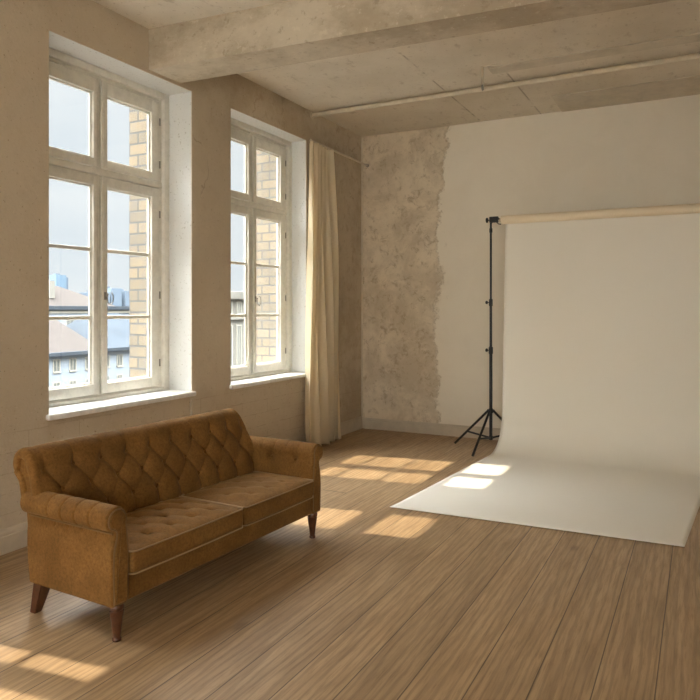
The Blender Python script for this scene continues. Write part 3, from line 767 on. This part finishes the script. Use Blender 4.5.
for row in range(3):
    t = t3+row*bsp
    for k in range(-1, 11):
        s = s3+k*asp+(.5*asp if row % 2 else 0)
        if s < .03 or s > bs1-.05: continue
        p, n = bk_at(s, t); button_mesh(p - n*(Atuft*1.40-.016) - Vector((.085*(max(0, (s-1.2)/(bs1-1.2))**2)*min(1, max(0, (p.z-.50)/.30))**1.3, 0, 0)), n, .0125).build('button', VELVET, BK, smooth=True)

# seat cushions
def cushion(x0, x1, tuft_amp, seed):
    lo, hi = (x0, -.040, .288), (x1, .452, .392); r = .020; ta = .155
    def disp(p, n):
        u = (p.x-lo[0])/(hi[0]-lo[0]); v = (p.y-lo[1])/(hi[1]-lo[1])
        up = max(0, n.z) if n.length > 0 else (1 if p.z > .34 else 0)
        if p.z > .375 :
            e = min(min(u, 1-u)*(x1-x0), min(v, 1-v)*.484); ef = min(1, max(0, e/.10)); ef = ef*ef*(3-2*ef)
            crown = .030*(1-(2*u-1)**4)*(1-(2*v-1)**4)
            sg = (p.x-x0)/ta; T = (p.y-lo[1])/.115
            a_, b_ = sg+T/2+.25, sg-T/2+.25
            h = .45+.55*(abs(sin(pi*a_))**.4*(.5+.5*abs(sin(pi*b_))**.4)); da = a_-round(a_); db = b_-round(b_); h -= .8*exp(-(da*da+db*db)/.02)
            wr = .003*sin(p.x*37+seed)*sin(p.y*29+seed*2)
            p = p + Vector((0, 0, crown*1.0 - tuft_amp*(1-h)*ef + wr*ef))
        if abs(n.y) > .5 or (n.length == 0 and p.y < lo[1]+.001):
            p = p + Vector((0, -.006*sin(pi*min(1, max(0, u)))*(1 if n.y <= 0 else 0), 0))
        return p
    c = rbox(lo, hi, r, 90, 60, 6, disp).build('seat_cushion', VELVET, SR, smooth=True, angle=60)
    for z, dz in ((.388, .004), (.293, -.004)):
        pts = []; rr = .03; ya, yb = lo[1]-.004, hi[1]
        for (cx, cy, aa) in ((x0+rr, ya+rr, 180), (x1-rr, ya+rr, 270), (x1-rr, yb-rr, 0), (x0+rr, yb-rr, 90)):
            for q in range(7):
                an = math.radians(aa+q*15); pts.append((cx+(rr-.001)*cos(an), cy+(rr-.001)*sin(an), z+dz))
        full = []
        for i in range(len(pts)):
            a_, b_ = Vector(pts[i]), Vector(pts[(i+1) % len(pts)]); n = max(1, int((b_-a_).length/.02))
            for q in range(n):
                p = a_.lerp(b_, q/n); u = (p.x-x0)/(x1-x0)
                if p.y < ya+.004: p.y -= .006*sin(pi*min(1, max(0, u)))
                full.append(p)
        MB().tube(full, .0042, 8, closed=True).build('piping', PIPING, c, smooth=True)
    return c
cushion(.052, .855, .021, 1.0); cushion(.859, W-.050, .009, 2.6)

# arms: scrolled section swept front to back, with pleats over the roll
def arm(sign):
    cx, cz, rr = -.018, .555, .060
    sec = [V2(.052, .18), V2(.052, .30), V2(.052, .40), V2(.046, .47), V2(.040, .515)]
    sec += [V2(cx+rr*cos(math.radians(a)), cz+rr*sin(math.radians(a))) for a in range(-20, 236, 8)]
    sec += [V2(-.028, .500), V2(-.032, .475), V2(-.046, .42), V2(-.050, .34), V2(-.046, .165), V2(-.02, .163), V2(.03, .163)]
    S_ = poly_resample(sec+[sec[0]], .009)[:-1]; ns = len(S_)
    for _ in range(2): S_ = [(S_[i-1]+S_[i]*2+S_[(i+1) % ns])/4 for i in range(ns)]
    nd = 230; d0, d1 = -.022, .575
    c0 = V2(cx, cz); creases = [.10, .195, .29, .385] ; vs_ = []
    def sgn(s): return s if sign < 0 else W-s
    for k in range(nd):
        x = k/(nd-1); d = d0+(d1-d0)*x
        ease = d-d0; ins = 0 if ease > .014 else .014-sqrt(max(0, .014**2-(.014-ease)**2))
        cre = sum(exp(-((d-q)/.0045)**2) for q in creases); puff = 0
        if creases[0] < d < creases[-1]:
            puff = abs(sin(pi*(d-creases[0])/.095))**.5*.0015
        for i, p in enumerate(S_):
            n = (S_[(i+1) % ns]-S_[i-1]).normalized(); n = V2(n.y, -n.x)
            on = min(1, max(0, (p.y-.545)/.03)) if p.x > cx else 1.0; bd = min((d-.13)**2, (d-.32)**2)+(p.y-.505)**2; dim = .020*exp(-bd/.026**2) if p.x > .01 else 0
            if p.y < .47 and p.x < 0: on = 0
            q = p + n*(-(.0065 if sign < 0 else .0035)*cre*on + puff*on - ins - dim)
            z = q.y
            vs_.append((sgn(q.x), d + x*x*(.075*(z-.17)-.014), z))
    fs = [(a*ns+j, (a+1)*ns+j, (a+1)*ns+(j+1) % ns, a*ns+(j+1) % ns) for a in range(nd-1) for j in range(ns)]
    fs += [tuple(range(ns)), tuple((nd-1)*ns+j for j in range(ns))]
    A_ = MB().add(vs_, fs).build('arm', VELVET, SR, smooth=True, angle=60)
    # slightly raised front facing with a piping edge
    out_ = [p for p in S_]
    def inset(f):
        res = []
        for i, p in enumerate(out_):
            n = (out_[(i+1) % ns]-out_[i-1]).normalized(); n = V2(n.y, -n.x); res.append(p-n*f)
        return res
    r1, r2 = inset(.013), inset(.019)
    v = [(sgn(p.x), -.0225, p.y) for p in r1]+[(sgn(p.x), -.031, p.y) for p in r2]
    f_ = [(j, (j+1) % ns, ns+(j+1) % ns, ns+j) for j in range(ns)]+[tuple(range(ns, 2*ns))]
    MB().add(v, f_).build('arm_facing', VELVET, A_, smooth=True, angle=50)
    MB().tube([(sgn(p.x), -.024, p.y) for p in inset(.011)], .0038, 8, closed=True).build('piping', WELT, A_, smooth=True)
    # welt between roll and outer side panel
    MB().tube([(sgn(-.033), -.01, .492), (sgn(-.033), .30, .492), (sgn(-.033), .57, .492)], .004, 8).build('piping', WELT, A_, smooth=True)
    for d in (.13, .32):
        button_mesh((sgn(.027), d, .505), (-sign*1.0, 0, .12)).build('button', VELVET, A_, smooth=True)
    return A_
arm(-1); arm(1)
# outer back posts close the side between arm and roll
for sg in (0, 1):
    if sg: continue
    x0_, x1_ = (-.034, -.006)
    pr = [(.47, .47), (.50, .585), (.535, .70), (.585, .735), (.635, .715), (.628, .62), (.607, .50), (.572, .17), (.47, .17)]
    if sg: pr = [(a, b) for a, b in pr if b < .6]
    v = [(x0_, a, b) for a, b in pr]+[(x1_, a, b) for a, b in pr]; k = len(pr)
    b = bmesh.new(); bv = [b.verts.new(p) for p in v]
    for i in range(k): b.faces.new((bv[i], bv[(i+1) % k], bv[k+(i+1) % k], bv[k+i]))
    b.faces.new(bv[:k][::-1]); b.faces.new(bv[k:])
    bmesh.ops.recalc_face_normals(b, faces=b.faces); bmesh.ops.bevel(b, geom=b.edges[:], offset=.007, segments=3, affect='EDGES')
    MB().bm(b).build('back_side_panel', VELVET, SR, smooth=True, angle=50)
# legs
for s in (.0, W-.0):
    MB().lathe([(.020, 0), (.021, .012), (.017, .016), (.022, .06), (.031, .125), (.033, .135), (.028, .140), (.034, .146), (.034, .156), (.030, .166)], (s+(.006 if s == 0 else -.006), .008, 0), 20).build('leg', LEGM, SR, smooth=True, angle=50)
for s in (.0, W):
    sg = 1 if s == 0 else -1
    t0, t1 = .034, .020; cx0, cy0 = s+sg*.006, .525; cx1, cy1 = s+sg*.004, .585
    v = [(cx0-t0, cy0-t0, .168), (cx0+t0, cy0-t0, .168), (cx0+t0, cy0+t0, .168), (cx0-t0, cy0+t0, .168), (cx1-t1, cy1-t1, 0), (cx1+t1, cy1-t1, 0), (cx1+t1, cy1+t1, 0), (cx1-t1, cy1+t1, 0)]
    b = bmesh.new(); bv = [b.verts.new(p) for p in v]
    for f in ((0, 1, 2, 3), (7, 6, 5, 4), (0, 4, 5, 1), (1, 5, 6, 2), (2, 6, 7, 3), (3, 7, 4, 0)): b.faces.new([bv[i] for i in f])
    bmesh.ops.recalc_face_normals(b, faces=b.faces); bmesh.ops.bevel(b, geom=b.edges[:], offset=.004, segments=2, affect='EDGES')
    MB().bm(b).build('leg', LEGM, SR, smooth=True, angle=50)
